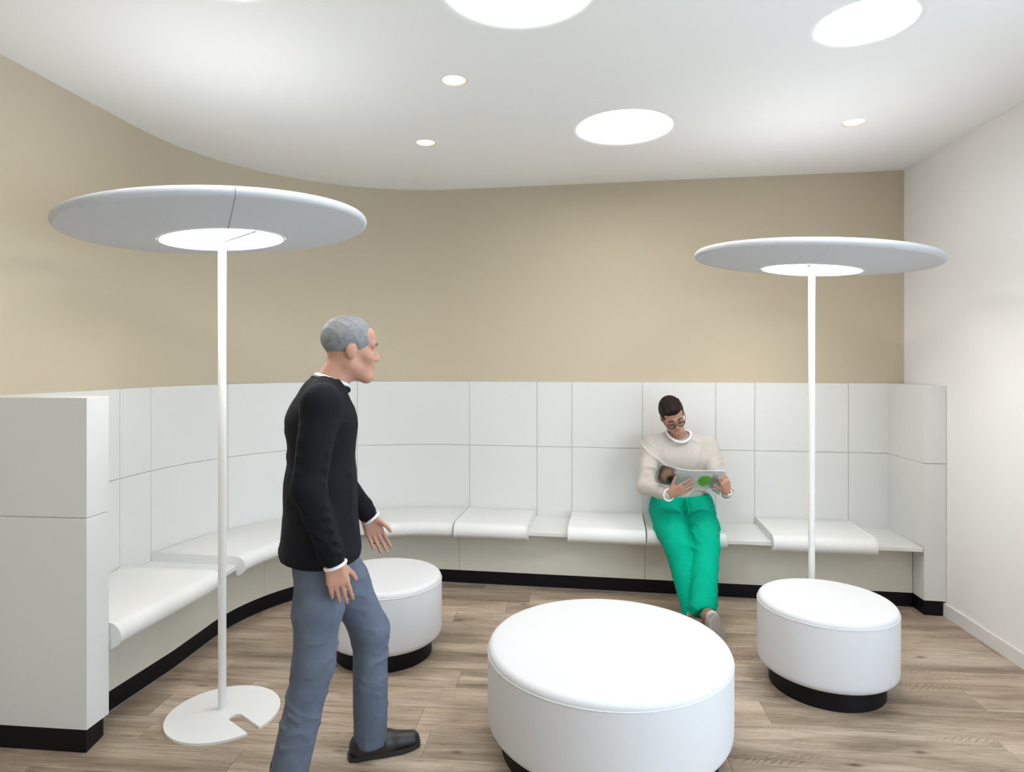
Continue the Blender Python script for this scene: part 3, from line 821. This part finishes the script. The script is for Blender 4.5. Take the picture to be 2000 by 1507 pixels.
        # laces
        for i in range(3):
            yy = -.005+.026*i; zz = .092-.011*i
            kid('lace', tube([fr(-.026, yy, zz-.012), fr(0, yy+.004, zz), fr(.026, yy, zz-.012)], .0028, 6), M['lace'], e)
        kid('lace_loop', tube([fr(0, -.012, .098), fr(-.025, -.020, .116), fr(-.045, .0, .106), fr(-.022, .004, .100), fr(0, -.01, .098), fr(.024, -.016, .112), fr(.04, .006, .10), fr(.018, .004, .098)], .0022, 6), M['lace'], e)
    # right foot upright on its heel, left one rolled out with the sole to the viewer
    def fr3(o, fwd, upv):
        y = unit(fwd); z = np.array(upv, float); z = unit(z-y*(z @ y)); x = np.cross(y, z); return Frame(o, np.stack([x, y, z], 1))
    shoe(fr3((1.066, 3.690, .050), (.06, -.93, .33), (-.12, .34, .92)))
    shoe(fr3((1.160, 3.598, .098), (-.123, -.16, .229), (-.45, .75, .30)))
    return fr
seated()

# magazine held open, spine in the middle
def magazine():
    sp_b, sp_t = V3(1.166, 4.245, .772), V3(1.160, 4.135, .872)
    e = empty('magazine', tuple((sp_b+sp_t)/2), 'open magazine in the hands of the seated person', 'magazine')
    def page(name, out, lift, m, curl):
        n, q = 10, 6; v, f = [], []
        for side in (0, 1):
            for i in range(n+1):
                for j in range(q+1):
                    u = i/n; t = j/q; p = sp_b+(sp_t-sp_b)*t*1.45+np.array(out)*u+np.array(lift)*u*u+V3(0, curl*math.sin(PI*u), 0)
                    v.append(p+V3(0, .0035, .002)*side)
        k = (n+1)*(q+1); idx = lambda s_, i, j: s_*k+i*(q+1)+j
        for i in range(n):
            for j in range(q):
                f.append((idx(0, i, j), idx(0, i+1, j), idx(0, i+1, j+1), idx(0, i, j+1))); f.append((idx(1, i, j), idx(1, i, j+1), idx(1, i+1, j+1), idx(1, i+1, j)))
        for i in range(n): f += [(idx(0, i, 0), idx(1, i, 0), idx(1, i+1, 0), idx(0, i+1, 0)), (idx(0, i, q), idx(0, i+1, q), idx(1, i+1, q), idx(1, i, q))]
        for j in range(q): f += [(idx(0, 0, j), idx(0, 0, j+1), idx(1, 0, j+1), idx(1, 0, j)), (idx(0, n, j), idx(1, n, j), idx(1, n, j+1), idx(0, n, j+1))]
        o = kid(name, (v, f), m, e)
        uv = o.data.uv_layers.new(name='UVMap')
        for lp in o.data.loops:
            vi = lp.vertex_index % k; uv.data[lp.index].uv = ((vi//(q+1))/n, (vi % (q+1))/q)
        return o
    def print_mat(name, spots, lines):
        m = bpy.data.materials.new(name); m.use_nodes = True; nt = m.node_tree; N = nt.nodes; L = nt.links; b = N['Principled BSDF']; b.inputs['Roughness'].default_value = .3
        uv = N.new('ShaderNodeUVMap'); uv.uv_map = 'UVMap'
        nz = N.new('ShaderNodeTexNoise'); nz.inputs['Scale'].default_value = 5; L.new(uv.outputs[0], nz.inputs['Vector'])
        wv = N.new('ShaderNodeVectorMath'); wv.operation = 'MULTIPLY_ADD'; wv.inputs[1].default_value = (.16, .16, 0); L.new(nz.outputs['Color'], wv.inputs[0]); L.new(uv.outputs[0], wv.inputs[2])
        cur = None
        base = N.new('ShaderNodeRGB'); base.outputs[0].default_value = (.78, .79, .80, 1); cur = base.outputs[0]
        # faint rows of print
        if lines:
            w1 = N.new('ShaderNodeTexWave'); w1.bands_direction = 'Y'; w1.inputs['Scale'].default_value = 5; L.new(uv.outputs[0], w1.inputs['Vector'])
            n2 = N.new('ShaderNodeTexNoise'); n2.inputs['Scale'].default_value = 14; L.new(uv.outputs[0], n2.inputs['Vector'])
            mu = N.new('ShaderNodeMath'); mu.operation = 'MULTIPLY'; L.new(w1.outputs['Fac'], mu.inputs[0]); L.new(n2.outputs['Fac'], mu.inputs[1])
            rp = N.new('ShaderNodeValToRGB'); rp.color_ramp.elements[0].position = .36; rp.color_ramp.elements[1].position = .5; L.new(mu.outputs[0], rp.inputs[0])
            mx = N.new('ShaderNodeMix'); mx.data_type = 'RGBA'; L.new(rp.outputs[0], mx.inputs[0]); L.new(cur, mx.inputs[6]); mx.inputs[7].default_value = (*lines, 1); cur = mx.outputs[2]
        for (cx, cy, rx, ry, col, soft) in spots:
            su = N.new('ShaderNodeVectorMath'); su.operation = 'SUBTRACT'; su.inputs[1].default_value = (cx+.08, cy+.08, 0); L.new(wv.outputs[0], su.inputs[0])
            di = N.new('ShaderNodeVectorMath'); di.operation = 'DIVIDE'; di.inputs[1].default_value = (rx, ry, 1); L.new(su.outputs[0], di.inputs[0])
            ln = N.new('ShaderNodeVectorMath'); ln.operation = 'LENGTH'; L.new(di.outputs[0], ln.inputs[0])
            mr = N.new('ShaderNodeMapRange'); mr.inputs[1].default_value = 1+soft; mr.inputs[2].default_value = 1-soft; L.new(ln.outputs['Value'], mr.inputs[0])
            mx = N.new('ShaderNodeMix'); mx.data_type = 'RGBA'; L.new(mr.outputs[0], mx.inputs[0]); L.new(cur, mx.inputs[6]); mx.inputs[7].default_value = (*col, 1); cur = mx.outputs[2]
        L.new(cur, b.inputs['Base Color']); return m
    m1 = print_mat('cover_print', [(.80, .55, .32, .55, (.035, .035, .045), .25), (.72, .55, .17, .40, (.46, .27, .15), .35), (.60, .35, .12, .22, (.02, .012, .012), .3)], (.45, .40, .42))
    m2 = print_mat('page_print', [(.45, .45, .22, .30, (.14, .42, .03), .2), (.72, .42, .12, .32, (.22, .25, .20), .4)], (.62, .22, .34))
    page('cover', (-.200, .030, .012), (0, 0, .022), m1, .006)
    page('cover', (.205, .015, .004), (0, -.02, -.006), m2, -.012)
magazine()

# ---- walking person, built facing local +y then turned; near side (his right) towards the viewer
def walker():
    th = math.radians(20); fw = V3(math.cos(th), math.sin(th), 0); rt3 = V3(math.sin(th), -math.cos(th), 0)
    O = V3(-.735, 2.46, 0)
    P = lambda x, y, z: O+rt3*x+fw*y+V3(0, 0, z)
    R = np.stack([rt3, fw, V3(0, 0, 1)], 1)
    e = empty('person', tuple(O), 'person walking past the left lamp in a black jacket and grey-blue jeans', 'person')
    SR, SL = P(.185, -.01, 1.455), P(-.185, .01, 1.455)
    ER, EL = P(.235, -.055, 1.165), P(-.235, .05, 1.17)
    WR, WL = P(.235, .025, .925), P(-.225, .20, .965)
    HR, HL = P(.092, 0, .905), P(-.092, .01, .905)
    KR, KL = P(.095, -.03, .495), P(-.09, .20, .515)
    AR, AL = P(.092, -.135, .095), P(-.095, .20, .096)
    NB = P(0, .035, 1.515)
    a = -.10
    hb = R @ np.array(Matrix.Rotation(a, 3, 'X'))
    fr = Frame(P(0, .115, 1.652), hb)
    lo = np.minimum.reduce([SR, SL, ER, EL, WR, WL, AR, AL, P(0, .35, 0), P(0, -.3, 0)])-.16; hi = np.maximum.reduce([SR, SL, ER, EL, WR, WL, AL, AR, P(0, .35, 0)])+.16
    lo[2] = -.01; hi[2] = 1.80
    F = Field(lo, hi, .006)
    head(F, fr)
    F.cone(fr(0, -.025, -.045), NB, .056, .062, .03)
    F.cone(P(0, -.005, 1.42), P(0, 0, .95), .085, .10, .04, flat=(rt3, 1.25))
    for s_, e_, w_ in ((SR, ER, WR), (SL, EL, WL)):
        F.cone(NB-V3(0, 0, .07), s_, .045, .042, .03); F.cone(s_, e_, .045, .037, .03); F.cone(e_, w_, .036, .027, .02)
    for h_, k_, a_ in ((HR, KR, AR), (HL, KL, AL)):
        F.cone(P(0, 0, .97), h_, .10, .085, .03); F.cone(h_, k_, .080, .055, .03); F.cone(k_, a_, .053, .036, .02)
        F.cone(a_, a_+fw*.09+V3(0, 0, -.06), .032, .024, .02)
    hand(F, WR+V3(0, 0, -.012), (.0*rt3+.25*fw+V3(0, 0, -1)), rt3, fw, (.22, .25, .28, .30), .45, .03)
    hand(F, WL+V3(0, 0, -.010), (.45*fw+V3(0, 0, -1)), -rt3, fw, (.25, .28, .30, .32), .45, .03)
    F.build('body', M['skin'], e, 1)
    face_bits(fr, e, M['gbrow']); hair(fr, e, M['ghair'], False, .028)
    # jacket
    lo2 = lo.copy(); lo2[2] = .80; hi2 = hi.copy(); hi2[2] = 1.60
    F = Field(lo2, hi2, .0065)
    F.cone(P(0, .01, 1.47), P(0, .0, 1.38), .088, .115, .05, flat=(rt3, 1.3)); F.cone(P(0, .005, 1.37), P(0, .0, 1.12), .130, .122, .05, flat=(rt3, 1.30))
    F.cone(P(0, 0, 1.12), P(0, .0, .90), .128, .152, .05, flat=(rt3, 1.40))
    for s_, e_, w_, sx in ((SR, ER, WR, 1), (SL, EL, WL, -1)):
        F.cone(P(sx*.06, .015, 1.495), s_, .052, .066, .05)
        F.cone(s_, e_, .070, .057, .03); F.cone(e_, w_, .056, .043, .03)
        for t in (.15, .32, .5, .68, .85):
            for A_, B_ in ((s_, e_), (e_, w_)):
                c = A_+(B_-A_)*t; F.cone(c+fw*-.05+rt3*sx*.03+V3(0, 0, .02), c+fw*.04+rt3*sx*.045-V3(0, 0, .02), .007, .008, .014)
    for z, dz in ((1.25, -.06), (1.15, -.05), (1.04, .03), (.97, .02)):
        F.cone(P(.14, -.08, z), P(.12, .10, z+dz), .009, .006, .02)
    F.cone(P(0, .035, 1.60), P(0, .03, 1.52), .062, .070, .01, True)
    F.wrinkle(.006, (12, 10, 18), 1.4)
    F.cut(P(0, 0, .865), (0, 0, 1))
    F.build('jacket', M['navy'], e, 1)
    kid('jacket_collar', tube([P(.066*math.cos(t), .036+.064*math.sin(t), 1.520-.022*math.sin(t)) for t in [2*PI*i/32 for i in range(32)]], .013, 8, True), M['navy'], e)
    kid('shirt_collar', tube([P(.058*math.cos(t), .042+.057*math.sin(t), 1.537-.020*math.sin(t)) for t in [2*PI*i/32 for i in range(32)]], .010, 8, True), M['tee'], e)
    for w_, e_ in ((WR, ER), (WL, EL)):
        d = unit(w_-e_); a_ = unit(np.cross(d, rt3)); b = np.cross(d, a_); c = w_+d*.034
        kid('shirt_cuff', tube([c+(a_*math.cos(t)+b*math.sin(t))*.037 for t in [2*PI*i/24 for i in range(24)]], .006, 8, True), M['tee'], e)
    # jeans
    lo3 = lo.copy(); hi3 = hi.copy(); lo3[2] = .03; hi3[2] = 1.06
    F = Field(lo3, hi3, .0065)
    F.cone(P(0, 0, .99), P(0, -.005, .92), .112, .122, .05, flat=(rt3, 1.30))
    rr_ = random.Random(11)
    for h_, k_, a_ in ((HR, KR, AR), (HL, KL, AL)):
        F.cone(h_, h_+(k_-h_)*.5, .102, .088, .04); F.cone(h_+(k_-h_)*.5, k_, .088, .073, .03)
        F.cone(k_, a_+V3(0, 0, -.06), .072, .068, .03)
        for A_, B_, r0, r1, n in ((h_, k_, .10, .075, 9), (k_, a_, .073, .068, 13)):
            ax = unit(B_-A_)
            for i in range(n):
                c = A_+(B_-A_)*((i+.5)/n); rad = r0+(r1-r0)*i/n-.003
                o1 = rr_.uniform(0, 6.28); o2 = o1+rr_.uniform(.5, 1.1); dz = rr_.uniform(-.04, .04)
                F.cone(c+(fw*math.cos(o1)+rt3*math.sin(o1))*rad, c+(fw*math.cos(o2)+rt3*math.sin(o2))*rad+V3(0, 0, dz), .007, .006, .012)
    F.wrinkle(.007, (12, 10, 17), 1.7, 1)
    F.cut(P(0, 0, .050), (0, 0, 1)); F.cut(P(0, 0, 1.03), (0, 0, -1))
    F.build('trousers', M['jeans'], e, 1)
    for a_ in (AR, AL):
        F = Field(a_-.13, a_+.13, .006); F.cone(a_+V3(0, 0, .05), a_+V3(0, 0, -.02), .046, .046); F.build('sock', M['sock'], e, 1)
        z0 = a_[2]-.095
        c = np.array([a_[0], a_[1], z0])
        F = Field(c+V3(-.26, -.26, -.01), c+V3(.30, .26, .14), .005)
        F.cone(c-fw*.04+V3(0, 0, .045), c+fw*.06+V3(0, 0, .042), .042, .043, .03); F.cone(c+fw*.06+V3(0, 0, .040), c+fw*.17+V3(0, 0, .032), .044, .034, .03)
        F.cone(c-fw*.03+V3(0, 0, .05), c-fw*.015+V3(0, 0, .085), .042, .040, .03); F.cut(c+V3(0, 0, .020), (0, 0, 1))
        F.build('shoe', M['dshoe'], e, 1)
        half = [(-.092, 0), (-.086, .024), (-.06, .036), (0, .038), (.07, .044), (.13, .044), (.17, .034), (.20, .018), (.208, 0)]
        outl = [(w_, y) for y, w_ in half]+[(-w_, y) for y, w_ in half[-2:0:-1]]; n = len(outl)
        vv = [c+rt3*x+fw*y+V3(0, 0, z) for z in (.001, .022) for x, y in outl]
        kid('sole', (vv, [tuple(range(n)), tuple(range(n, 2*n))]+[(i, (i+1) % n, n+(i+1) % n, n+i) for i in range(n)]), M['dshoe'], e)
walker()
